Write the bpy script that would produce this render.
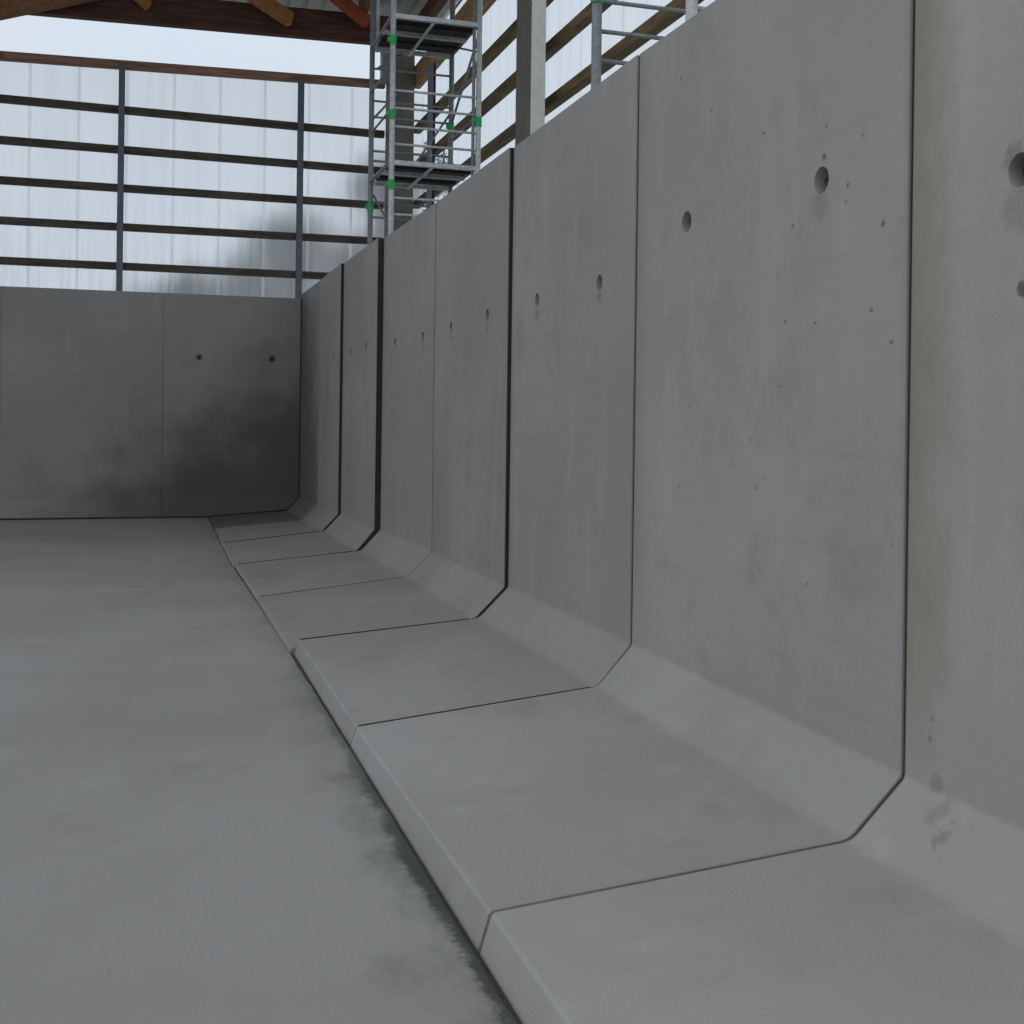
import bpy, bmesh, math, random
from mathutils import Matrix, Vector, noise

for o in list(bpy.data.objects):
    bpy.data.objects.remove(o)
random.seed(7)
sc = bpy.context.scene
col = sc.collection

# ---------------------------------------------------------------- camera
YAW = math.atan(370 / 1184.0)
ROLL = math.radians(0.75)
cam_d = bpy.data.cameras.new('camera')
cam = bpy.data.objects.new('camera', cam_d)
col.objects.link(cam)
cam_d.sensor_width = 36.0
cam_d.lens = 36.0 * 1184.0 / 1024.0
cam_d.shift_y = -(512 - 416) / 1024.0
cam_d.clip_end = 400
s_, c_ = math.sin(YAW), math.cos(YAW)
F = Vector((s_, c_, 0)); R0 = Vector((c_, -s_, 0)); U0 = Vector((0, 0, 1))
Rt = R0 * math.cos(ROLL) + U0 * math.sin(ROLL)
Up = U0 * math.cos(ROLL) - R0 * math.sin(ROLL)
cam.matrix_world = Matrix(((Rt.x, Up.x, -F.x, 0), (Rt.y, Up.y, -F.y, 0), (Rt.z, Up.z, -F.z, 1.5), (0, 0, 0, 1)))
sc.camera = cam

# ---------------------------------------------------------------- sky and exposure
world = bpy.data.worlds.new('overcast')
sc.world = world
world.use_nodes = True
wn = world.node_tree
bg = wn.nodes['Background']
wtc = wn.nodes.new('ShaderNodeTexCoord')
wnoise = wn.nodes.new('ShaderNodeTexNoise'); wnoise.inputs['Scale'].default_value = 2.2
wnoise.inputs['Detail'].default_value = 4
wr = wn.nodes.new('ShaderNodeValToRGB')
wr.color_ramp.elements[0].position = 0.3; wr.color_ramp.elements[0].color = (0.76, 0.86, 0.99, 1)
wr.color_ramp.elements[1].position = 0.75; wr.color_ramp.elements[1].color = (0.82, 0.90, 0.99, 1)
wn.links.new(wtc.outputs['Generated'], wnoise.inputs['Vector'])
wn.links.new(wnoise.outputs['Fac'], wr.inputs['Fac'])
wn.links.new(wr.outputs['Color'], bg.inputs['Color'])
bg.inputs['Strength'].default_value = 1.0
sc.view_settings.view_transform = 'Standard'
sc.view_settings.look = 'None'
sc.view_settings.gamma = 1.0
sc.view_settings.use_curve_mapping = False
sc.view_settings.exposure = -0.2

# ---------------------------------------------------------------- helpers
def tag(o, label=None, cat=None, group=None, kind=None):
    if label: o['label'] = label
    if cat: o['category'] = cat
    if group: o['group'] = group
    if kind: o['kind'] = kind
    return o

def obj(name, bm, mat, parent=None, smooth=False):
    me = bpy.data.meshes.new(name)
    bmesh.ops.recalc_face_normals(bm, faces=bm.faces)
    bm.to_mesh(me); bm.free()
    if smooth:
        for p in me.polygons: p.use_smooth = True
    o = bpy.data.objects.new(name, me)
    me.materials.append(mat)
    col.objects.link(o)
    if parent:
        o.parent = parent
        o.location = -Vector(parent.location)     # meshes are built in world metres
    return o

def empty(name, loc=(0, 0, 0)):
    o = bpy.data.objects.new(name, None); col.objects.link(o); o.location = loc
    o.empty_display_size = 0.2
    return o

def box(bm, a, b, bev=0.0):
    x0, y0, z0 = a; x1, y1, z1 = b
    m = Matrix.Translation(((x0 + x1) / 2, (y0 + y1) / 2, (z0 + z1) / 2)) @ Matrix.Diagonal((abs(x1 - x0), abs(y1 - y0), abs(z1 - z0), 1))
    r = bmesh.ops.create_cube(bm, size=1, matrix=m)
    if bev:
        es = list({e for v in r['verts'] for e in v.link_edges})
        bmesh.ops.bevel(bm, geom=es, offset=bev, segments=1, affect='EDGES')

def tube(bm, p, q, r, seg=10):
    p, q = Vector(p), Vector(q); d = q - p
    m = Matrix.Translation((p + q) / 2) @ d.to_track_quat('Z', 'Y').to_matrix().to_4x4()
    bmesh.ops.create_cone(bm, cap_ends=True, segments=seg, radius1=r, radius2=r, depth=d.length, matrix=m)

def beam(bm, p, q, w, h, bev=0.006):
    """rectangular timber from p to q: w across, h up"""
    p, q = Vector(p), Vector(q); d = (q - p).normalized()
    side = d.cross(Vector((0, 0, 1)));  side = side.normalized() if side.length > 1e-4 else Vector((1, 0, 0))
    up = side.cross(d).normalized()
    vs = []
    for e in (p, q):
        for (a, b) in ((-1, -1), (1, -1), (1, 1), (-1, 1)):
            vs.append(bm.verts.new(e + side * a * w / 2 + up * b * h / 2))
    fs = [(0, 1, 2, 3), (7, 6, 5, 4)] + [(i, (i + 1) % 4 + 0, (i + 1) % 4 + 4, i + 4) for i in range(4)]
    es = set()
    for f in fs:
        fc = bm.faces.new([vs[i] for i in f]); es |= set(fc.edges)
    if bev: bmesh.ops.bevel(bm, geom=list(es), offset=bev, segments=1, affect='EDGES')

# ---------------------------------------------------------------- materials
def new_mat(name):
    m = bpy.data.materials.new(name); m.use_nodes = True
    nt = m.node_tree
    return m, nt, nt.nodes['Principled BSDF']

def N(nt, t, **kw):
    n = nt.nodes.new(t)
    for k, v in kw.items(): setattr(n, k, v)
    return n

def math_(nt, op, a, b=None, clamp=False):
    n = N(nt, 'ShaderNodeMath', operation=op, use_clamp=clamp)
    for i, v in enumerate((a, b)):
        if v is None: continue
        if isinstance(v, (int, float)): n.inputs[i].default_value = v
        else: nt.links.new(v, n.inputs[i])
    return n.outputs[0]

def smooth_(nt, v, a, b, lo=0.0, hi=1.0):
    n = N(nt, 'ShaderNodeMapRange', interpolation_type='SMOOTHSTEP')
    nt.links.new(v, n.inputs['Value'])
    n.inputs['From Min'].default_value = a; n.inputs['From Max'].default_value = b
    n.inputs['To Min'].default_value = lo; n.inputs['To Max'].default_value = hi
    return n.outputs['Result']

def noise_(nt, vec, scale, detail=4, rough=0.55, stretch=(1, 1, 1), off=(0, 0, 0)):
    mp = N(nt, 'ShaderNodeMapping'); mp.inputs['Scale'].default_value = stretch; mp.inputs['Location'].default_value = off
    nt.links.new(vec, mp.inputs['Vector'])
    n = N(nt, 'ShaderNodeTexNoise'); n.inputs['Scale'].default_value = scale
    n.inputs['Detail'].default_value = detail; n.inputs['Roughness'].default_value = rough
    nt.links.new(mp.outputs['Vector'], n.inputs['Vector'])
    return n.outputs['Fac']

def mix_(nt, fac, a, b, mode='MIX'):
    n = N(nt, 'ShaderNodeMix', data_type='RGBA', blend_type=mode)
    for sock, v in ((n.inputs[0], fac), (n.inputs[6], a), (n.inputs[7], b)):
        if isinstance(v, (int, float)): sock.default_value = v
        elif isinstance(v, tuple): sock.default_value = v if len(v) == 4 else (*v, 1)
        else: nt.links.new(v, sock)
    return n.outputs[2]

CON = (0.376, 0.350, 0.320)
def concrete(name, seed, tone=1.0, joints=(), spots=(), darkened=None, floor_edge=False, axis='Y', tint=(1, 1, 1)):
    """joints: (position along axis, width, strength, side) brown seep marks; spots: (a, z, r, strength) dirt marks"""
    m, nt, bs = new_mat(name)
    tc = N(nt, 'ShaderNodeNewGeometry').outputs['Position']
    sp = N(nt, 'ShaderNodeSeparateXYZ'); nt.links.new(tc, sp.inputs[0])
    along = sp.outputs[axis]; zz = sp.outputs['Z']
    off = (seed * 3.7, seed * 1.3, seed * 2.1)
    big = noise_(nt, tc, 0.75, 3, 0.5, off=off)
    mid = noise_(nt, tc, 3.0, 6, 0.62, off=off)
    streak = noise_(nt, tc, 4.5, 4, 0.6, stretch=(1, 1, 0.22) if not floor_edge else (1, .45, 1), off=off)
    boards = noise_(nt, tc, 9.0, 3, 0.6, stretch=(0.12, 0.12, 2.2) if axis == 'Y' else (0.12, 1, 2.2), off=off)
    fine = noise_(nt, tc, 90, 4, 0.7, off=off)
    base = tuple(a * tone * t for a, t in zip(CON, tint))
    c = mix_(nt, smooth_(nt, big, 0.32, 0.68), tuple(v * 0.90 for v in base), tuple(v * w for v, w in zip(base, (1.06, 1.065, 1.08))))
    c = mix_(nt, smooth_(nt, mid, 0.48, 0.78, 0, 0.68), c, tuple(v * w for v, w in zip(base, (0.80, 0.77, 0.73))))
    c = mix_(nt, smooth_(nt, streak, 0.52, 0.80, 0, 0.62), c, tuple(v * w for v, w in zip(base, (1.17, 1.17, 1.18))))
    c = mix_(nt, smooth_(nt, boards, 0.52, 0.80, 0, 0.30), c, tuple(v * 0.78 for v in base))
    c = mix_(nt, smooth_(nt, fine, 0.45, 0.80, 0, 0.30), c, tuple(v * 0.62 for v in base))
    # air holes left by the formwork
    vo = N(nt, 'ShaderNodeTexVoronoi'); vo.inputs['Scale'].default_value = 7.5
    mp = N(nt, 'ShaderNodeMapping'); mp.inputs['Location'].default_value = off
    wv = N(nt, 'ShaderNodeVectorMath', operation='ADD'); nt.links.new(tc, wv.inputs[0])
    ns = N(nt, 'ShaderNodeTexNoise'); ns.inputs['Scale'].default_value = 25; nt.links.new(tc, ns.inputs['Vector'])
    sc_ = N(nt, 'ShaderNodeVectorMath', operation='SCALE'); nt.links.new(ns.outputs['Color'], sc_.inputs[0]); sc_.inputs['Scale'].default_value = 0.03
    nt.links.new(sc_.outputs[0], wv.inputs[1]); nt.links.new(wv.outputs[0], mp.inputs['Vector']); nt.links.new(mp.outputs[0], vo.inputs['Vector'])
    sepc = N(nt, 'ShaderNodeSeparateColor'); nt.links.new(vo.outputs['Color'], sepc.inputs[0])
    size = smooth_(nt, sepc.outputs[0], 0.78, 1.0, -0.02, 0.058)
    pit = math_(nt, 'GREATER_THAN', math_(nt, 'SUBTRACT', size, vo.outputs['Distance']), 0.0)
    pit = math_(nt, 'MULTIPLY', pit, 0.0 if floor_edge else 0.55)
    c = mix_(nt, pit, c, (0.055, 0.055, 0.05))
    edge_n = noise_(nt, tc, 5, 5, 0.65, stretch=(1, 1, 0.5), off=off)
    for (pos, w, st, side) in joints:
        d = math_(nt, 'MULTIPLY', math_(nt, 'SUBTRACT', along, pos), side)
        d = math_(nt, 'ADD', d, math_(nt, 'MULTIPLY', math_(nt, 'SUBTRACT', edge_n, 0.5), w * 1.7))
        f = math_(nt, 'MULTIPLY', smooth_(nt, d, -w * 0.1, w * 1.2, st, 0.0), smooth_(nt, zz, 0.4, 0.9))
        c = mix_(nt, f, c, tuple(v * q for v, q in zip(base, (0.68, 0.64, 0.50))))
        d2 = math_(nt, 'MULTIPLY', math_(nt, 'SUBTRACT', along, pos), side)
        f2 = smooth_(nt, d2, 0.004, 0.016, st * 0.8, 0.0)
        c = mix_(nt, f2, c, (0.13, 0.105, 0.075))
    sn = noise_(nt, tc, 22, 4, 0.7, off=off)
    for (a, z, r, st) in spots:
        dx = math_(nt, 'SUBTRACT', along, a); dz = math_(nt, 'SUBTRACT', zz, z)
        dd = math_(nt, 'SQRT', math_(nt, 'ADD', math_(nt, 'MULTIPLY', dx, dx), math_(nt, 'MULTIPLY', dz, dz)))
        dd = math_(nt, 'ADD', dd, math_(nt, 'MULTIPLY', math_(nt, 'SUBTRACT', sn, 0.5), r * 2.2))
        c = mix_(nt, smooth_(nt, dd, r * 0.3, r, st, 0), c, (0.085, 0.08, 0.066))
    if darkened:
        (a, z, dirx, w, st, rise) = darkened                       # darker tone spreading from a line into the corner
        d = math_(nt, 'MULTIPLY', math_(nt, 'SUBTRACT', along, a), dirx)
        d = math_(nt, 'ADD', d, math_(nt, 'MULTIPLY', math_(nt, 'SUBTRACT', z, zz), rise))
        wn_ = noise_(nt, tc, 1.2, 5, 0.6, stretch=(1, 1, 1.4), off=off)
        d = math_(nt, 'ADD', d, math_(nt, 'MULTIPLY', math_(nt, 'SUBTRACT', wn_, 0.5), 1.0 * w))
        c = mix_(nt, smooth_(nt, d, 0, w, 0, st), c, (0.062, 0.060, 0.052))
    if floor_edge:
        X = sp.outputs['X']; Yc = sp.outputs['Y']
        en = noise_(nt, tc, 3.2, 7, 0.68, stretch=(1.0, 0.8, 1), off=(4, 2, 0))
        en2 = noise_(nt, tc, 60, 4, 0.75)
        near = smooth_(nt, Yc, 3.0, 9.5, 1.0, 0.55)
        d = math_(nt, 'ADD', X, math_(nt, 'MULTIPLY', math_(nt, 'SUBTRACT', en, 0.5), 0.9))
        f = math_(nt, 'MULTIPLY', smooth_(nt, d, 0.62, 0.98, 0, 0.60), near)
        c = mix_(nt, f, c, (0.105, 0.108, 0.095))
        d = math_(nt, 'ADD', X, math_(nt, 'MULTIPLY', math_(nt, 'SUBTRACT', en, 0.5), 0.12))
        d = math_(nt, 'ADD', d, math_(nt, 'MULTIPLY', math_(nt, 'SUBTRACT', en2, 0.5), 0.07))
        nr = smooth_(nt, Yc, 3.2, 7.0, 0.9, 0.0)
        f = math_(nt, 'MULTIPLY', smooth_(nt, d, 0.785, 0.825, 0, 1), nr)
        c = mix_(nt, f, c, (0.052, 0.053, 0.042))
    nt.links.new(c, bs.inputs['Base Color'])
    bs.inputs['Roughness'].default_value = 0.72
    bs.inputs['Specular IOR Level'].default_value = 0.35
    bp = N(nt, 'ShaderNodeBump'); bp.inputs['Strength'].default_value = 0.25; bp.inputs['Distance'].default_value = 0.01
    nt.links.new(fine, bp.inputs['Height'])
    bp2 = N(nt, 'ShaderNodeBump'); bp2.inputs['Strength'].default_value = 0.6; bp2.inputs['Distance'].default_value = -0.004
    nt.links.new(pit, bp2.inputs['Height']); nt.links.new(bp.outputs[0], bp2.inputs['Normal'])
    nt.links.new(bp2.outputs[0], bs.inputs['Normal'])
    return m

def plain(name, colr, rough=0.6, metal=0.0, vary=0.2, scale=12, stretch=(1, 1, 1), spec=0.4):
    m, nt, bs = new_mat(name)
    tc = N(nt, 'ShaderNodeNewGeometry').outputs['Position']
    n = noise_(nt, tc, scale, 5, 0.6, stretch=stretch)
    c = mix_(nt, smooth_(nt, n, 0.3, 0.7), tuple(v * (1 - vary) for v in colr), tuple(v * (1 + vary) for v in colr))
    nt.links.new(c, bs.inputs['Base Color'])
    bs.inputs['Roughness'].default_value = rough; bs.inputs['Metallic'].default_value = metal
    bs.inputs['Specular IOR Level'].default_value = spec
    bp = N(nt, 'ShaderNodeBump'); bp.inputs['Strength'].default_value = 0.2; bp.inputs['Distance'].default_value = 0.004
    nt.links.new(n, bp.inputs['Height']); nt.links.new(bp.outputs[0], bs.inputs['Normal'])
    return m

def wood(name, colr, along=(1, 0, 0), vary=0.35):
    st = tuple(0.12 if a else 1.0 for a in along)
    return plain(name, colr, 0.75, 0, vary, 22, st, 0.25)

def cladding(name, clear, white, axis_stretch, dirt_z, clear_sheet=False):
    """translucent ribbed sheet: part of the light goes straight through, the rest is scattered"""
    m = bpy.data.materials.new(name); m.use_nodes = True; nt = m.node_tree; nt.nodes.clear()
    out = N(nt, 'ShaderNodeOutputMaterial')
    tc = N(nt, 'ShaderNodeNewGeometry').outputs['Position']
    sp = N(nt, 'ShaderNodeSeparateXYZ'); nt.links.new(tc, sp.inputs[0])
    st = noise_(nt, tc, 6.0, 6, 0.65, stretch=axis_stretch)
    st2 = noise_(nt, tc, 16.0, 4, 0.6, stretch=axis_stretch, off=(3, 5, 0))
    low = smooth_(nt, sp.outputs['Z'], dirt_z[0], dirt_z[1], 1.0, 0.0)
    grime = math_(nt, 'ADD', smooth_(nt, st, 0.42, 0.75, 0.0, 0.16), math_(nt, 'MULTIPLY', smooth_(nt, st2, 0.42, 0.66, 0.0, 0.24), low))
    c = mix_(nt, grime, white, (0.30, 0.36, 0.40))
    tr = N(nt, 'ShaderNodeBsdfTranslucent'); nt.links.new(c, tr.inputs['Color'])
    df = N(nt, 'ShaderNodeBsdfDiffuse'); nt.links.new(c, df.inputs['Color'])
    m1 = N(nt, 'ShaderNodeMixShader'); m1.inputs[0].default_value = 0.16
    nt.links.new(tr.outputs[0], m1.inputs[1]); nt.links.new(df.outputs[0], m1.inputs[2])
    if clear_sheet:
        tp = N(nt, 'ShaderNodeBsdfTransparent')
    else:
        tp = N(nt, 'ShaderNodeBsdfRefraction'); tp.inputs['IOR'].default_value = 1.10; tp.inputs['Roughness'].default_value = 0.42
    ct = mix_(nt, grime, (0.97, 0.98, 0.98), (0.45, 0.52, 0.56)); nt.links.new(ct, tp.inputs['Color'])
    m2 = N(nt, 'ShaderNodeMixShader'); m2.inputs[0].default_value = clear
    nt.links.new(m1.outputs[0], m2.inputs[1]); nt.links.new(tp.outputs[0], m2.inputs[2])
    nt.links.new(m2.outputs[0], out.inputs['Surface'])
    return m

M_seal = plain('black joint seal', (0.032, 0.029, 0.025), 0.9, vary=0.2)
M_grit = plain('dark joint grit', (0.055, 0.055, 0.045), 0.95, vary=0.5, scale=90)
M_recess = plain('cast-in anchor socket', (0.08, 0.08, 0.07), 0.6, 0.3, 0.5, 40)
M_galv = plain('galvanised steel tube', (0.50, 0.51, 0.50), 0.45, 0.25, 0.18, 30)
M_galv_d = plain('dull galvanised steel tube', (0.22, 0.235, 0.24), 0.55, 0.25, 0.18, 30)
M_green = plain('green plastic sleeve', (0.03, 0.36, 0.09), 0.45, vary=0.1)
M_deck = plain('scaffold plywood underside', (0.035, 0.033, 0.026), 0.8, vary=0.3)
M_post = plain('dark blue grey painted steel', (0.13, 0.14, 0.165), 0.5, 0.1, 0.15)
M_col = plain('grey brown column paint', (0.15, 0.137, 0.108), 0.7, vary=0.12, stretch=(1, 1, .2))
M_cream = plain('pale cover board', (0.62, 0.62, 0.56), 0.7, vary=0.06)
M_girt_b = wood('dark brown treated timber', (0.085, 0.072, 0.056), (1, 0, 0))
M_girt_t = wood('reddish brown treated timber', (0.30, 0.175, 0.12), (1, 0, 0))
M_girt_s = wood('brown treated side timber', (0.145, 0.098, 0.045), (0, 1, 0))
M_eave = wood('orange brown glued timber along the wall', (0.34, 0.20, 0.10), (0, 1, 0))
M_tie = wood('dark red brown stained beam', (0.10, 0.045, 0.03), (1, 0, 0))
M_brace = wood('orange stained timber', (0.38, 0.17, 0.055), (0, 0, 0), 0.25)
M_brace_r = wood('red orange stained timber', (0.36, 0.09, 0.035), (0, 0, 0), 0.25)
M_brace_d = wood('dark brown sloping timber', (0.25, 0.12, 0.06), (0, 0, 0), 0.25)
M_purlin = wood('brown purlin timber', (0.24, 0.12, 0.06), (0, 1, 0))
M_roof = plain('grey roof sheet', (0.36, 0.36, 0.33), 0.6, 0.1, 0.08)
M_back = cladding('ribbed translucent gable sheet', 0.62, (0.95, 0.94, 0.93), (1, 1, 0.05), (3.0, 4.6))
M_side = cladding('ribbed translucent side sheet', 0.70, (0.96, 0.98, 0.98), (1, 1, 0.04), (1.0, 2.0), True)
M_ground = plain('gravel yard', (0.5, 0.49, 0.46), 0.95, vary=0.3, scale=3)
M_bark = plain('tree bark', (0.06, 0.05, 0.04), 0.9, vary=0.3)
M_leaf = plain('grey green foliage', (0.10, 0.14, 0.14), 0.8, vary=0.35, scale=2)

# ---------------------------------------------------------------- ground and floor
bm = bmesh.new()
bmesh.ops.create_grid(bm, x_segments=1, y_segments=1, size=60, matrix=Matrix.Translation((0, 20, -0.12)))
tag(obj('ground', bm, M_ground), 'grey gravel yard outside the hall', 'ground', kind='structure')

def floor_edge_x(y):
    pts = ((-4, 0.842), (2, 0.842), (5, 0.845), (7, 0.838), (8.9, 0.822), (10.9, 0.806), (11.1, 0.80), (16.4, 0.865))
    for (a, u), (b, v) in zip(pts, pts[1:]):
        if a <= y <= b: return u + (v - u) * (y - a) / (b - a)
    return 0.8
def floor_z(y):
    return 0.11 if y < 9 else 0.11 - (y - 9) / 7.3 * 0.02
bm = bmesh.new()
ys = [-4 + i * 0.12 for i in range(170)]
ys = [y for y in ys if y < 16.30] + [16.305]
rows = []
for y in ys:
    ex = floor_edge_x(y) + 0.006 * noise.noise(Vector((0, y * 6, 0))) + 0.004 * noise.noise(Vector((5, y * 19, 0)))
    z = floor_z(y)
    r = [bm.verts.new((x, y, z)) for x in (-12, -6, -2, 0, ex - 0.008)] + [bm.verts.new((ex, y, z - 0.006)), bm.verts.new((ex, y, -0.06)), bm.verts.new((-12, y, -0.06))]
    rows.append(r)
for a, b in zip(rows, rows[1:]):
    n = len(a)
    for i in range(n): bm.faces.new((a[i], a[(i + 1) % n], b[(i + 1) % n], b[i]))
bm.faces.new(rows[0]); bm.faces.new(rows[-1][::-1])
bmj = bmesh.new()
pr = None
for y in ys:
    ex = floor_edge_x(y)
    zt = floor_z(y) - 0.016 + 0.005 * noise.noise(Vector((1, y * 9, 0)))
    cur = [bmj.verts.new((ex - .02, y, zt)), bmj.verts.new((ex + .07, y, zt + 0.004)), bmj.verts.new((ex + .07, y, -.05)), bmj.verts.new((ex - .02, y, -.05))]
    if pr:
        for i in range(4): bmj.faces.new((pr[i], pr[(i + 1) % 4], cur[(i + 1) % 4], cur[i]))
    pr = cur
floor_joint = bmj
tag(obj('floor', bm, concrete('poured floor concrete', 1, 0.93, floor_edge=True)), 'smooth grey poured concrete floor slab', 'floor', kind='structure')

tag(obj('trim_1', floor_joint, M_grit), 'dark gritty joint between the floor slab and the panel feet', 'joint', kind='structure')

# ---------------------------------------------------------------- L-shaped wall panels along the right side
TOP = 3.15; TH = 0.15
# key: wall x, bend z, chamfer x, chamfer z, toe x, toe z at near and far end
side = [
 # y0, y1, near(Xw, zb, Xc, zc, Xt, zt), far(...)
 (-3.03, -1.03, (2.15, .485, 1.968, .305, .885, .215), (2.15, .483, 1.968, .300, .885, .212)),
 (-1.03, 0.97, (2.15, .483, 1.968, .300, .885, .212), (2.148, .470, 1.968, .293, .885, .208)),
 (0.97, 2.97, (2.150, .470, 1.968, .293, .885, .208), (2.146, .456, 1.968, .287, .886, .203)),
 (2.97, 4.97, (2.143, .458, 1.966, .287, .885, .200), (2.136, .467, 1.971, .289, .878, .180)),
 (4.97, 6.95, (2.130, .467, 1.970, .286, .880, .180), (2.160, .449, 1.974, .266, .884, .180)),
 (6.95, 8.95, (2.136, .450, 1.948, .262, .842, .132), (2.160, .437, 1.960, .250, .840, .134)),
 (8.95, 10.95, (2.158, .437, 1.958, .249, .840, .134), (2.143, .420, 1.962, .226, .828, .128)),
 (10.95, 12.95, (2.086, .420, 1.918, .226, .808, .116), (2.094, .403, 1.918, .217, .830, .108)),
 (12.95, 14.68, (2.061, .402, 1.886, .217, .830, .108), (2.085, .372, 1.905, .186, .849, .101)),
 (14.68, 16.60, (2.087, .372, 1.907, .186, .849, .101), (2.092, .345, 1.905, .165, .868, .095)),
]
holes = {2: [(1.59, 2.150), (2.518, 2.150)], 3: [(3.446, 2.296), (4.458, 2.311)], 4: [(5.427, 2.160), (6.436, 2.166)],
         5: [(7.424, 2.157), (8.425, 2.146)], 6: [(9.337, 2.128), (10.40, 2.141)], 7: [(11.50, 2.165), (12.42, 2.150)],
         8: [(13.42, 2.146), ], 9: [(14.98, 2.125)]}
desc = {
 1: 'bare concrete L-shaped wall panel beside the camera, only its foot in view',
 2: 'bare concrete L-shaped wall panel at the right edge of the photo, brown-stained along its far joint',
 3: 'pale L-shaped concrete wall panel between the brown-stained joint and the thin joint, largest whole panel in view',
 4: 'L-shaped concrete wall panel directly beyond the largest whole panel, under the grey upright column',
 5: 'L-shaped concrete wall panel whose near edge is the wide black joint below the column',
 6: 'L-shaped concrete wall panel right in front of the scaffold tower, faint hairline joint at its near edge',
 7: 'L-shaped concrete wall panel standing proud behind a broad dark joint, foot of the rear scaffold leg behind it',
 8: 'L-shaped concrete wall panel behind the second broad dark joint, next to the darkened corner panel',
 9: 'L-shaped concrete panel with shade painted into its colour, filling the corner against the dark back wall',
}
spots = {
 2: [(2.50, 1.84, .030, .8), (2.47, 1.80, .02, .7), (2.548, 2.19, .05, .35), (2.815, .48, .035, .28), (2.69, .385, .040, .38), (2.76, .42, .045, .22), (2.85, .60, .014, .35), (2.84, .66, .012, .3), (2.518, 2.06, .09, .22)],
 3: [(3.43, 2.37, .018, .7), (3.42, 2.47, .012, .6), (3.30, 2.20, .013, .6), (3.10, 2.10, .017, .75), (3.62, 2.17, .014, .6), (3.45, 2.22, .07, .25), (3.86, 1.25, .016, .5), (3.50, .95, .012, .5)],
 4: [(5.43, 2.09, .04, .4), (6.43, 2.08, .05, .35)],
 5: [(7.42, 2.08, .05, .3), (8.42, 2.08, .05, .3)],
 6: [(9.34, 2.06, .05, .3)],
}
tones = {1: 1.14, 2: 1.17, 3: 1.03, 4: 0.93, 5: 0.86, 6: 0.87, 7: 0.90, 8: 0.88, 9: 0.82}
jm = {2: [(2.97, .22, .9, -1)], 3: [(4.97, .10, .4, -1), (2.97, .05, .5, 1)], 4: [(4.97, .08, .3, 1)], 6: [(8.95, .05, .3, 1)]}
jm[4] = [(6.95, .06, .3, -1)]; jm[3] = [(4.97, .14, .45, -1), (2.97, .04, .4, 1)]

def section(p, inset=0.0):
    Xw, zb, Xc, zc, Xt, zt = p
    b = 0.009
    k = inset
    # front outline of the panel from the wall top down to the underside of the toe, the two bends slightly rounded
    xb = Xt - .28 * max(zt - .10, 0) + k
    def arc(p0, c, p1, t0, t1, n=5):
        p0, c, p1 = Vector(p0), Vector(c), Vector(p1)
        a, b2 = c + (p0 - c).normalized() * t0, c + (p1 - c).normalized() * t1
        return [tuple(a * (1 - t) ** 2 + c * 2 * t * (1 - t) + b2 * t * t) for t in [i / n for i in range(n + 1)]]
    A, B, C_, D = (Xw + k, TOP - k), (Xw + k, zb - 0.4 * k), (Xc + 0.4 * k, zc - k), (Xt + b + k, zt - k)
    return [A] + arc(A, B, C_, .014, .014) + arc(B, C_, D, .028, .035) + [D, (Xt + k, zt - b - k), (xb, 0.10), (xb, -0.02), (Xw + TH - k, -0.02), (Xw + TH - k, TOP - k)]

def panel_mesh(y0, y1, near, far, gap=0.0058):
    bm = bmesh.new(); rows = []
    n = 6
    ya, yb = y0 + gap, y1 - gap
    for i in range(n + 1):
        t = i / n; y = ya + (yb - ya) * t
        p = [u + (v - u) * t for u, v in zip(near, far)]
        rows.append([bm.verts.new((x, y, z)) for x, z in section(p)])
    for a, b in zip(rows, rows[1:]):
        for i in range(len(a)): bm.faces.new((a[i], a[(i + 1) % len(a)], b[(i + 1) % len(a)], b[i]))
    f0 = bm.faces.new(rows[0]); f1 = bm.faces.new(rows[-1][::-1])
    es = set(f0.edges) | set(f1.edges)
    bmesh.ops.bevel(bm, geom=list(es), offset=0.003, segments=2, affect='EDGES')
    return bm

def cut_holes(o, hs, axis):
    bmc = bmesh.new()
    for (p, r, dep) in hs:
        rot = Matrix.Rotation(math.pi / 2, 4, 'Y' if axis == 'X' else 'X')
        r1, r2 = r, r * 1.12
        c = bmesh.ops.create_cone(bmc, cap_ends=True, segments=28, radius1=r2, radius2=r1, depth=dep * 2,
                                  matrix=Matrix.Translation(p) @ rot)
    me = bpy.data.meshes.new('cutter'); bmesh.ops.recalc_face_normals(bmc, faces=bmc.faces); bmc.to_mesh(me); bmc.free()
    co = bpy.data.objects.new('cutter', me); col.objects.link(co)
    md = o.modifiers.new('cut', 'BOOLEAN'); md.object = co; md.operation = 'DIFFERENCE'; md.solver = 'EXACT'
    bpy.context.view_layer.update()
    dg = bpy.context.evaluated_depsgraph_get()
    new = bpy.data.meshes.new_from_object(o.evaluated_get(dg))
    o.modifiers.clear(); old = o.data; nm = old.name; o.data = new; bpy.data.meshes.remove(old); new.name = nm
    bpy.data.objects.remove(co); bpy.data.meshes.remove(me)

def seal_mesh(y, p, th, proud):
    bm = bmesh.new()
    full = section(p, proud)
    C0, D0 = full[-7], full[-6]                       # last point of the lower bend, toe top
    xe = p[4] + .06; t = (xe - C0[0]) / (D0[0] - C0[0])
    pts = full[:-6] + [(xe, C0[1] + (D0[1] - C0[1]) * t), (xe, -0.01)] + full[-2:]
    a = [bm.verts.new((x, y, z)) for x, z in pts]; b = [bm.verts.new((x, y + th, z)) for x, z in pts]
    for i in range(len(a)): bm.faces.new((a[i], a[(i + 1) % len(a)], b[(i + 1) % len(a)], b[i]))
    bm.faces.new(a); bm.faces.new(b[::-1])
    return bm

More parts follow.
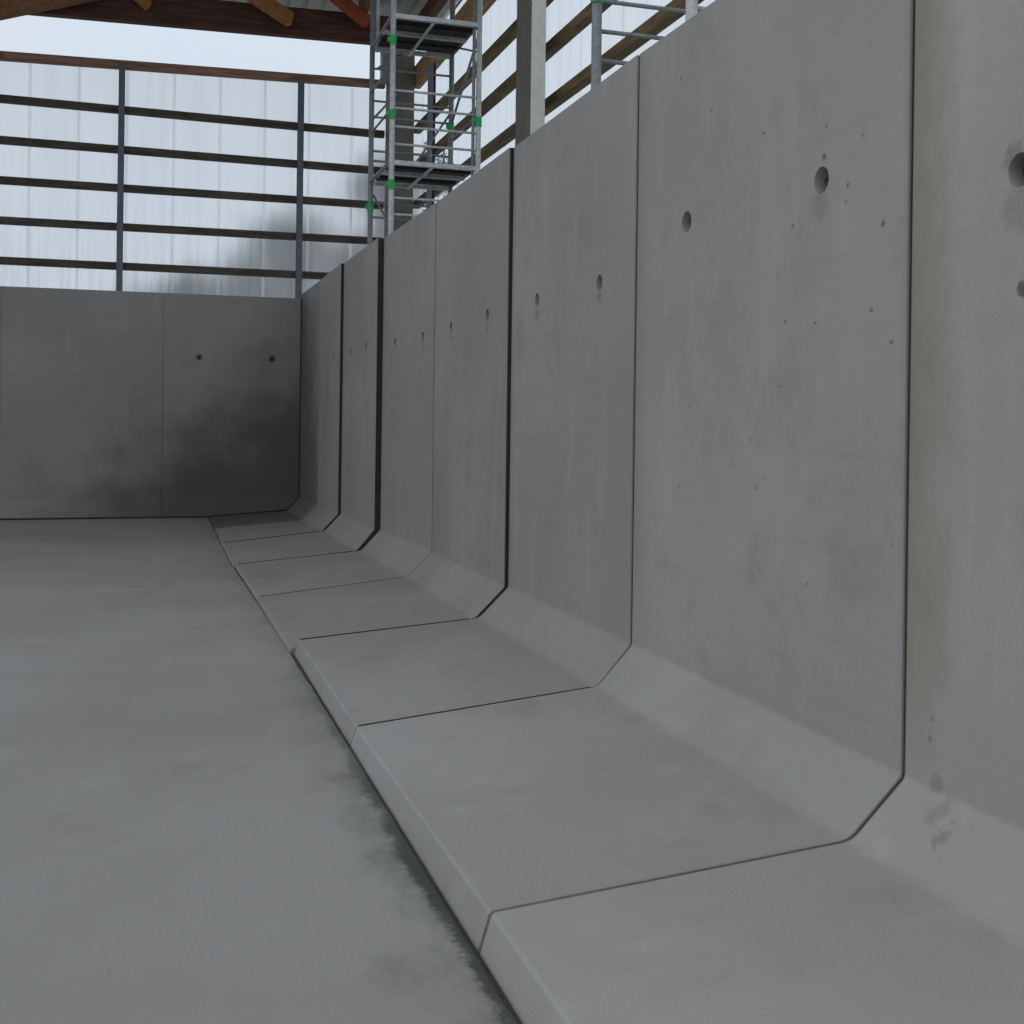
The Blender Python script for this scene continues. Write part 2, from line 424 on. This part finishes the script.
for i, (y0, y1, near, far) in enumerate(side):
    if i == 0: continue
    root = empty('retaining_wall_panel', ((near[0] + near[4]) / 2, (y0 + y1) / 2, -0.02))
    tag(root, desc[i], 'concrete wall panel', 'L-shaped concrete panels along the right side')
    darkened = (14.75, 2.2, 1, 1.3, 0.62, 0.45) if i == 9 else None  # shade of the corner painted into the last panel's colour
    mt = concrete('side panel concrete %d' % i, 3 + i * 1.7, tones[i], joints=jm.get(i, ()), spots=spots.get(i, ()), darkened=darkened)
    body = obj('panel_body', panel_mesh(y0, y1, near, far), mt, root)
    hs = []
    for (y, z) in holes.get(i, ()):
        t = (y - y0) / (y1 - y0); X = near[0] + (far[0] - near[0]) * t
        hs.append((Vector((X, y, z)), 0.042 if i < 4 else 0.038, 0.060))
    if hs:
        off = body.location.copy(); par = body.parent
        body.parent = None; body.location = (0, 0, 0)
        cut_holes(body, hs, 'X')
        body.parent = par; body.location = off
    for (p, r, d) in hs:
        bm = bmesh.new()
        tube(bm, p + Vector((0.020, 0.0, 0.004)), p + Vector((0.0602, 0, 0.004)), r * 0.42, 16)
        tube(bm, p + Vector((0.012, 0.0, 0.004)), p + Vector((0.03, 0, 0.004)), r * 0.18, 10)
        obj('anchor_socket', bm, M_recess, root, True)
    # black strip in the joint at the near edge
    if i > 1:
        pv = side[i - 1][3]
        pr = 0.004 if i in (5, 7, 8) else 0.007
        obj('joint_seal', seal_mesh(y0 - 0.005, near, 0.0104, pr), M_seal, root)
        if i > 3:                                     # sealant squeezed up in the joint between the two feet
            bm = bmesh.new()
            up = 0.0035 if i in (5, 7, 8) else 0.0015
            xa, xb = min(near[2], pv[2]) - .03, max(near[4], pv[4]) + .012
            fz = lambda p, x: p[3] + (p[5] - p[3]) * (x - p[2]) / (p[4] - p[2])
            prev = None
            for q in range(13):
                x = xa + (xb - xa) * q / 12; z = max(fz(near, x), fz(pv, x)) + up
                cur = [bm.verts.new((x, y0 - .0048, z)), bm.verts.new((x, y0 + .0048, z)), bm.verts.new((x, y0 + .0048, z - .06)), bm.verts.new((x, y0 - .0048, z - .06))]
                if prev:
                    for e in range(4): bm.faces.new((prev[e], prev[(e + 1) % 4], cur[(e + 1) % 4], cur[e]))
                else: bm.faces.new(cur)
                prev = cur
            bm.faces.new(prev[::-1])
            obj('joint_sealant', bm, M_seal, root)

bm = bmesh.new()
path = [(2.089, 16.492, 3.08), (2.089, 16.492, .36), (2.085, 16.486, .335), (1.905, 16.352, .172), (.87, 16.298, .103)]
for p, q in zip(path, path[1:]): tube(bm, p, q, 0.013, 8)
obj('corner_seal', bm, M_seal, root, True)

# ---------------------------------------------------------------- L-shaped panels of the back wall
BY = 16.5
def back_mesh(x0, x1, gap=0.0012):
    bm = bmesh.new()
    prof = [(BY, 3.085), (BY, 0.355), (BY - 0.19, 0.100), (BY - 0.20, -0.06), (BY + TH, -0.06), (BY + TH, 3.085)]
    a = [bm.verts.new((x0 + gap, y, z)) for y, z in prof]; b = [bm.verts.new((x1 - gap, y, z)) for y, z in prof]
    for i in range(6): bm.faces.new((a[i], a[(i + 1) % 6], b[(i + 1) % 6], b[i]))
    f0 = bm.faces.new(a); f1 = bm.faces.new(b[::-1])
    bmesh.ops.bevel(bm, geom=list(set(f0.edges) | set(f1.edges)), offset=0.003, segments=1, affect='EDGES')
    return bm
bx = [(0.262, 2.088), (-1.74, 0.262), (-3.74, -1.74), (-5.74, -3.74), (-7.74, -5.74)]
bd = ['dark back wall panel in the corner, with two round anchor holes',
      'dark concrete back wall panel next to the corner one, behind the empty floor',
      'concrete back wall panel at the left edge of the photo', '', '']
for k, (x0, x1) in enumerate(bx[:3]):
    root = empty('back_wall_panel', ((x0 + x1) / 2, BY, -0.06))
    tag(root, bd[k], 'concrete wall panel', 'concrete panels of the back wall')
    darkened = (1.55, 3.0, 1, 3.3, 0.84, 1.5) if k == 0 else ((1.55, 3.0, 1, 3.3, 0.84, 1.5) if k == 1 else (1.55, 3.0, 1, 3.3, 0.84, 1.5))  # back panels coloured darker downwards and towards the right
    mt = concrete('back panel concrete %d' % k, 31 + k * 0.0, 0.88, darkened=darkened, axis='X')
    body = obj('panel_body', back_mesh(x0, x1), mt, root)
    bm = bmesh.new(); box(bm, (x0 - 0.0012, BY + .03, 0.0), (x0 + 0.0012, BY + .12, 3.07)); obj('joint_seal', bm, M_seal, root)
    bm = bmesh.new(); box(bm, (x0, BY - .205, 0.06), (x1, BY - .188, 0.112)); obj('floor_seal', bm, M_seal, root)
    if k == 0:
        hs = [(Vector((0.73, BY, 2.235)), 0.045, 0.045), (Vector((1.70, BY, 2.235)), 0.045, 0.045)]
        off = body.location.copy(); body.parent = None; body.location = (0, 0, 0)
        cut_holes(body, hs, 'Y'); body.parent = root; body.location = off
        for (p, r, d) in hs:
            bm = bmesh.new(); tube(bm, p + Vector((0, 0.018, 0)), p + Vector((0, 0.0452, 0)), 0.019, 14)
            obj('anchor_socket', bm, M_seal, root, True)

# ---------------------------------------------------------------- translucent cladding
def ribbed(axis, a0, a1, pos, z0, z1, seams, depth=0.0016, pitch=0.155, zextra=None):
    bm = bmesh.new()
    n = int((a1 - a0) / 0.02)
    def strip(u0, u1, off):
        k = max(2, int((u1 - u0) / 0.02)); prev = None
        for i in range(k + 1):
            u = u0 + (u1 - u0) * i / k
            ph = (u / pitch) % 1.0
            d = depth * (1 if ph < 0.35 else (0 if 0.5 < ph < 0.85 else (1 - (ph - .35) / .15 if ph <= .5 else (ph - .85) / .15)))
            w = pos + off - d
            cur = [bm.verts.new((u, w, z) if axis == 'X' else (w, u, z)) for z in (z0, z1)]
            if prev: bm.faces.new((prev[0], cur[0], cur[1], prev[1]))
            prev = cur
    strip(a0, a1, 0)
    for s in seams: strip(s - 0.02, s + 0.02, 0.006)      # overlaps of neighbouring sheets
    return bm
bs_ = [-1.51 + 0.63 * i for i in range(-9, 9)]
tag(obj('wall_back', ribbed('X', -7.6, 3.98, 17.36, 2.9, 6.30, bs_), M_back), 'translucent ribbed sheeting of the back gable above the concrete', 'cladding', kind='structure')
ss = [-3 + 1.05 * i for i in range(19)]
tag(obj('wall_right', ribbed('Y', -4.0, 17.4, 3.97, -0.1, 7.10, ss, depth=0.003, pitch=0.30), M_side), 'bright translucent ribbed sheeting behind the right-hand concrete panels', 'cladding', kind='structure')

# rails of the back gable
def zl(l, r, x): return l + (r - l) * (x + 1.87) / 5.0
back_rails = [
 (6.25, 6.36, 'top reddish-brown rail of the back gable, open sky above it', M_girt_t),
 (5.675, 5.63, 'second rail from the top across the back gable sheeting', M_girt_b),
 (5.12, 5.09, 'third rail from the top across the back gable sheeting', M_girt_b),
 (4.58, 4.58, 'fourth rail from the top across the back gable sheeting', M_girt_b),
 (4.04, 4.05, 'second lowest rail across the back gable sheeting', M_girt_b),
 (3.50, 3.50, 'lowest rail of the back gable, just above the dark concrete wall', M_girt_b)]
for (l, r, lab, mt) in back_rails:
    bm = bmesh.new()
    h = 0.115 if mt is M_girt_t else 0.10
    x0, x1 = -7.6, 3.36
    beam(bm, (x0, 17.26, l + (r - l) * (x0 + 1.87) / 5), (x1, 17.26, l + (r - l) * (x1 + 1.87) / 5), 0.10, h)
    tag(obj('wooden_rail', bm, mt), lab, 'rail', 'rails of the back gable')
for x, lab in ((-2.77, 'slim grey steel post at the left edge of the back gable'), (-0.32, 'slim dark steel post in the middle of the back gable rails'), (2.125, 'slim dark steel post above the back right corner of the concrete')):
    bm = bmesh.new()
    box(bm, (x - 0.042, 17.125, 2.8), (x + 0.042, 17.133, 6.27)); box(bm, (x - 0.042, 17.199, 2.8), (x + 0.042, 17.207, 6.27)); box(bm, (x - 0.005, 17.13, 2.8), (x + 0.005, 17.20, 6.27))
    root = empty('steel_post', (x, 17.166, 2.8)); obj('post_shaft', bm, M_post, root)
    bm = bmesh.new(); box(bm, (x - 0.06, 17.13, 2.78), (x + 0.06, 17.2, 2.80)); obj('foot_plate', bm, M_post, root)
    tag(root, lab, 'post', 'steel posts of the back gable')
bm = bmesh.new(); box(bm, (-2.02, 17.10, 5.66), (-1.885, 17.21, 6.9), 0.005)
tag(obj('hanging_strut', bm, M_tie), 'dark timber strut at the top left edge of the photo under the sloping beam', 'strut')

# rails of the right side
for z, lab in ((3.50, 'lowest wooden rail behind the right-hand panels, mostly hidden by them'), (4.05, 'second lowest wooden rail along the right-hand sheeting'),
               (4.61, 'middle wooden rail along the right-hand sheeting, first one clear above the near panels'),
               (5.165, 'second highest wooden rail along the right-hand sheeting'), (5.72, 'highest thin wooden rail along the right-hand sheeting, below the orange beam')):
    bm = bmesh.new(); beam(bm, (3.84, -4, z), (3.84, 17.2, z), 0.10, 0.11)
    tag(obj('wooden_rail', bm, M_girt_s), lab, 'rail', 'rails along the right-hand sheeting')
bm = bmesh.new(); beam(bm, (3.80, -4, 6.45), (3.80, 17.1, 6.45), 0.12, 0.30, 0.01)
tag(obj('eave_beam', bm, M_eave), 'deep orange-brown glued beam running above the right-hand rails', 'beam')

# columns
root = empty('corner_column', (3.57, 17.05, -0.1))
bm = bmesh.new(); box(bm, (3.365, 16.92, -0.1), (3.735, 17.20, 6.90), 0.012); obj('column_shaft', bm, M_col, root)
bm = bmesh.new(); box(bm, (3.24, 16.84, 6.30), (3.365, 17.02, 7.0), 0.004)
beam(bm, (3.10, 16.90, 6.98), (3.37, 16.90, 6.62), 0.05, 0.12); obj('steel_bracket', bm, M_galv_d, root)
tag(root, 'wide grey-brown corner column behind the scaffold tower', 'column')
root = empty('wall_column', (3.55, 10.98, -0.1))
bm = bmesh.new(); box(bm, (3.50, 10.76, -0.1), (3.64, 11.22, 7.1), 0.008); obj('column_shaft', bm, M_col, root)
bm = bmesh.new(); box(bm, (3.505, 10.735, -0.1), (3.645, 10.757, 7.1), 0.004); tag(obj('cover_board', bm, M_cream, root), 'pale cover board on the front side')
tag(root, 'broad grey upright column with a pale side, rising behind the middle panels', 'column')
bm = bmesh.new()
box(bm, (3.72, 15.70, -0.1), (3.728, 16.02, 6.3)); box(bm, (3.752, 15.70, -0.1), (3.760, 16.02, 6.3)); box(bm, (3.728, 15.85, -0.1), (3.752, 15.87, 6.3))
tag(obj('steel_post', bm, M_post), 'dark steel post seen through the scaffold tower, right of the corner column', 'post')

# ---------------------------------------------------------------- roof
bm = bmesh.new()
RY0, RY1 = 10.5, 18.9  # roof cut short at the front so sky light reaches floor and walls
def rz(x): return 7.50 - 0.018 * (x - 0)
k = int((RY1 - RY0) / 1)
prev = None
xs = []
x = -12.0
while x < 4.05:
    xs += [(x, 0), (x + 0.16, 0), (x + 0.18, 0.035), (x + 0.22, 0.035), (x + 0.24, 0)]; x += 0.25
for (x, dz) in xs:
    cur = [bm.verts.new((x, RY0, rz(x) + dz)), bm.verts.new((x, RY1, rz(x) + dz))]
    if prev: bm.faces.new((prev[0], cur[0], cur[1], prev[1]))
    prev = cur
o = obj('ceiling', bm, M_roof); md = o.modifiers.new('t', 'SOLIDIFY'); md.thickness = 0.05; md.offset = 1
tag(o, 'grey ribbed underside of the hall roof', 'roof', kind='structure')

bm = bmesh.new()
beam(bm, (-7.6, 17.02, 6.865), (3.36, 17.02, 7.075), 0.16, 0.40, 0.01)
tag(obj('tie_beam', bm, M_tie), 'long dark red-brown beam across the back gable under the roof', 'beam')
bm = bmesh.new(); beam(bm, (3.80, 10.5, 7.18), (3.80, 17.5, 7.18), 0.14, 0.20, 0.008)
tag(obj('wall_plate', bm, M_tie), 'dark roof edge timber above the bright side sheeting', 'beam')
for x, lab in ((2.95, 'brown roof purlin running to the back beam beside the scaffold tower'), (-4.3, 'brown roof purlin at the far left under the roof')):
    bm = bmesh.new(); beam(bm, (x, 10.5, rz(x) - 0.12), (x, 16.9, rz(x) - 0.12), 0.12, 0.20, 0.008)
    tag(obj('roof_purlin', bm, M_purlin), lab, 'purlin', 'roof purlins')
braces = [
 ((-2.6, 16.84, 6.50), (-0.62, 16.70, 7.12), 0.16, 0.26, M_brace_d, 'sloping orange-brown timber brace at the top left corner'),
 ((0.02, 16.86, 7.00), (-0.36, 16.6, 7.24), 0.10, 0.13, M_brace, 'short orange timber brace meeting the dark back beam left of its middle'),
 ((1.93, 16.86, 7.03), (0.95, 16.3, 7.36), 0.12, 0.20, M_brace, 'stout orange timber brace ending on the dark back beam'),
 ((3.00, 16.80, 7.10), (2.38, 16.4, 7.35), 0.12, 0.17, M_brace_r, 'red-orange timber brace beside the scaffold tower at the roof')]
for (p, q, w, h, mt, lab) in braces:
    bm = bmesh.new(); beam(bm, p, q, w, h, 0.01)
    tag(obj('timber_brace', bm, mt), lab, 'brace', 'orange roof braces')

# ---------------------------------------------------------------- scaffold towers behind the panels
def tower(name, x0, x1, y0, y1, zt, rf, rr, decks, greens, lab, double=True):
    root = empty(name, ((x0 + x1) / 2, (y0 + y1) / 2, -0.1))
    tag(root, lab, 'scaffold tower', 'scaffold towers behind the right-hand panels')
    legs = {}
    for (x, y) in ((x0, y0), (x1, y0), (x0, y1), (x1, y1)):
        bm = bmesh.new(); tube(bm, (x, y, -0.06), (x, y, zt), 0.029, 14)
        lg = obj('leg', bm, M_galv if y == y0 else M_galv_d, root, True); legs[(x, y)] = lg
        bm = bmesh.new(); box(bm, (x - .07, y - .07, -0.10), (x + .07, y + .07, -0.055)); f = obj('base_plate', bm, M_galv_d, root)
        for z in greens.get((x, y), ()):
            bm = bmesh.new(); tube(bm, (x, y, z - 0.05), (x, y, z + 0.05), 0.036, 16); box(bm, (x - .055, y - .02, z - .02), (x - .02, y + .02, z + .03), .004)
            tag(obj('coupling_sleeve', bm, M_green, root), 'green plastic sleeve')
    for z in rf:
        bm = bmesh.new(); tube(bm, (x0, y0, z), (x1, y0, z), 0.013, 8); obj('rung', bm, M_galv, root, True)
    for z in rr:
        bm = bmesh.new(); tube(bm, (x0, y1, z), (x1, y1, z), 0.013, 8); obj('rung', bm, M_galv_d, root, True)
    # ladder stiles near the frames' right side
    return root

A0, A1, AY0, AY1 = 2.405, 3.32, 11.94, 13.10
rear = [3.70, 3.86, 4.14, 4.33, 4.44, 4.82, 5.00, 5.36, 6.4, 6.9]
front = [3.55, 3.72, 4.27, 4.45, 4.64, 4.82, 5.88, 6.3]
ta = tower('scaffold_tower', A0, A1, AY0, AY1, 7.05, front, rear, None,
           {(A0, AY0): (3.85, 4.57, 5.33), (A1, AY0): (4.57,), (A0, AY1): (3.81,), (A1, AY1): (4.78,)},
           'tall galvanised scaffold tower in the back right corner with two dark platforms')
def part(name, mt, fn, lab=None, smooth=False, root=ta):
    bm = bmesh.new(); fn(bm); o = obj(name, bm, mt, root, smooth)
    if lab: tag(o, lab)
    return o
for z in (4.10, 5.60):
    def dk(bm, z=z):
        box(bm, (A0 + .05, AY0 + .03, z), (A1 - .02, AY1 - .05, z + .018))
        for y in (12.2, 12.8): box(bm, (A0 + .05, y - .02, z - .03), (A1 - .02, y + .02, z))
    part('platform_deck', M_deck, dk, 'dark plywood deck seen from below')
    for y in (AY0, (AY0 + AY1) / 2 - 0.05, AY1):
        part('ledger_rail', M_galv, lambda bm, y=y, z=z: box(bm, (A0, y - .02, z - .045), (A1, y + .02, z + .005), .004))
    part('ledger_rail', M_galv, lambda bm, z=z: tube(bm, (A0 + .42, AY0, z - .05), (A0 + .42, AY1, z - .05), 0.017), smooth=True)
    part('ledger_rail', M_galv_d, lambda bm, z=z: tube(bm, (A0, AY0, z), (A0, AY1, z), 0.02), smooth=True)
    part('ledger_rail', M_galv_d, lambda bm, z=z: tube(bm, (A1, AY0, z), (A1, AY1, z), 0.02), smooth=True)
# diagonal braces, guard rails and upright stiles
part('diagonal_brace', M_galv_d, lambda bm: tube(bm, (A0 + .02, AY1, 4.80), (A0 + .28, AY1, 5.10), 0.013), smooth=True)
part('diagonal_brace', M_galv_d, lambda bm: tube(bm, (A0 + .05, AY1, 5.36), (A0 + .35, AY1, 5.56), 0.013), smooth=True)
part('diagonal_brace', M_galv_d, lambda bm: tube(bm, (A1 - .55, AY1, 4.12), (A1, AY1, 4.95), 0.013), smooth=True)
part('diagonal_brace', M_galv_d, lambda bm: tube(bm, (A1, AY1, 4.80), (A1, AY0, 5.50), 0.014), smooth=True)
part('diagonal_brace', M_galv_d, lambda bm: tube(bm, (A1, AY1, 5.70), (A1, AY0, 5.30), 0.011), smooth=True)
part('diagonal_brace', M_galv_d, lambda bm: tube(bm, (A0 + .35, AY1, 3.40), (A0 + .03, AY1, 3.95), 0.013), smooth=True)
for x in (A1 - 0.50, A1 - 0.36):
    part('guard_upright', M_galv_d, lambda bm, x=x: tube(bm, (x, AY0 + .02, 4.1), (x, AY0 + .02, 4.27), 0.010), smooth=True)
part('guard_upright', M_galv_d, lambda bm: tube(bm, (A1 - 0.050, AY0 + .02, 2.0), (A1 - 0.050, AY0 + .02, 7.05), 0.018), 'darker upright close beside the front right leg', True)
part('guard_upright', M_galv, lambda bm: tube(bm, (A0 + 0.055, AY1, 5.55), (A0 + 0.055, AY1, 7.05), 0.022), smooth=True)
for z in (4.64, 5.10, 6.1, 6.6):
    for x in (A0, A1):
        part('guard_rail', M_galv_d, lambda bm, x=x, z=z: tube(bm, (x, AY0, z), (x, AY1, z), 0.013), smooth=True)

tb = tower('scaffold_tower', A0, A1, 4.99, 6.20, 5.2, [3.0, 3.4], [3.50, 3.665, 3.835, 4.4, 4.8], None,
           {(A0, 6.20): (3.87,), (A0, 4.99): (4.2,)},
           'galvanised scaffold frame behind the near panels, two legs and three rungs showing')

# ---------------------------------------------------------------- trees seen through the sheeting
def tree(x, y, h, r, lab, seed):
    rnd = random.Random(seed)
    root = empty('tree', (x, y, -0.12))
    bm = bmesh.new()
    for i in range(6):
        p = (x + rnd.uniform(-.05, .05) * i, y, -0.1 + h * 0.12 * i); q = (x + rnd.uniform(-.05, .05) * i, y, -0.1 + h * 0.12 * (i + 1))
        tube(bm, p, q, 0.2 - 0.028 * i, 8)
    for i in range(14):
        a = rnd.uniform(0, 6.28); z = h * rnd.uniform(0.35, 0.7)
        tube(bm, (x, y, z), (x + math.cos(a) * r * .7, y + math.sin(a) * r * .7, z + h * .2), 0.04, 6)
    obj('trunk', bm, M_bark, root)
    bm = bmesh.new()
    lobes = [(rnd.gauss(0, r * .42), rnd.gauss(0, r * .42), h * rnd.uniform(.35, .86), r * rnd.uniform(.3, .5)) for _ in range(16)]
    for i in range(8000):
        lx, ly, lz, lr = rnd.choice(lobes)
        d = Vector((rnd.gauss(0, 1), rnd.gauss(0, 1), rnd.gauss(0, 1))).normalized() * lr * rnd.uniform(.3, 1.1)
        c = Vector((x + lx, y + ly, lz)) + d
        a = Vector((rnd.gauss(0, 1), rnd.gauss(0, 1), rnd.gauss(0, 1))).normalized(); b = a.orthogonal().normalized()
        s = rnd.uniform(.05, .12)
        bm.faces.new([bm.verts.new(c + a * s), bm.verts.new(c + b * s * .6), bm.verts.new(c - a * s), bm.verts.new(c - b * s * .6)])
    obj('foliage', bm, M_leaf, root)
    tag(root, lab, 'tree', 'trees outside behind the back gable')
tree(6.5, 33, 9.9, 2.0, 'tallest blurred tree behind the back sheeting near the corner column', 1)
tree(4.1, 36, 8.6, 2.1, 'middle blurred tree behind the back sheeting, left of the tallest one', 2)
tree(1.5, 33, 6.1, 1.9, 'lowest blurred tree at the left end of the group behind the back sheeting', 3)
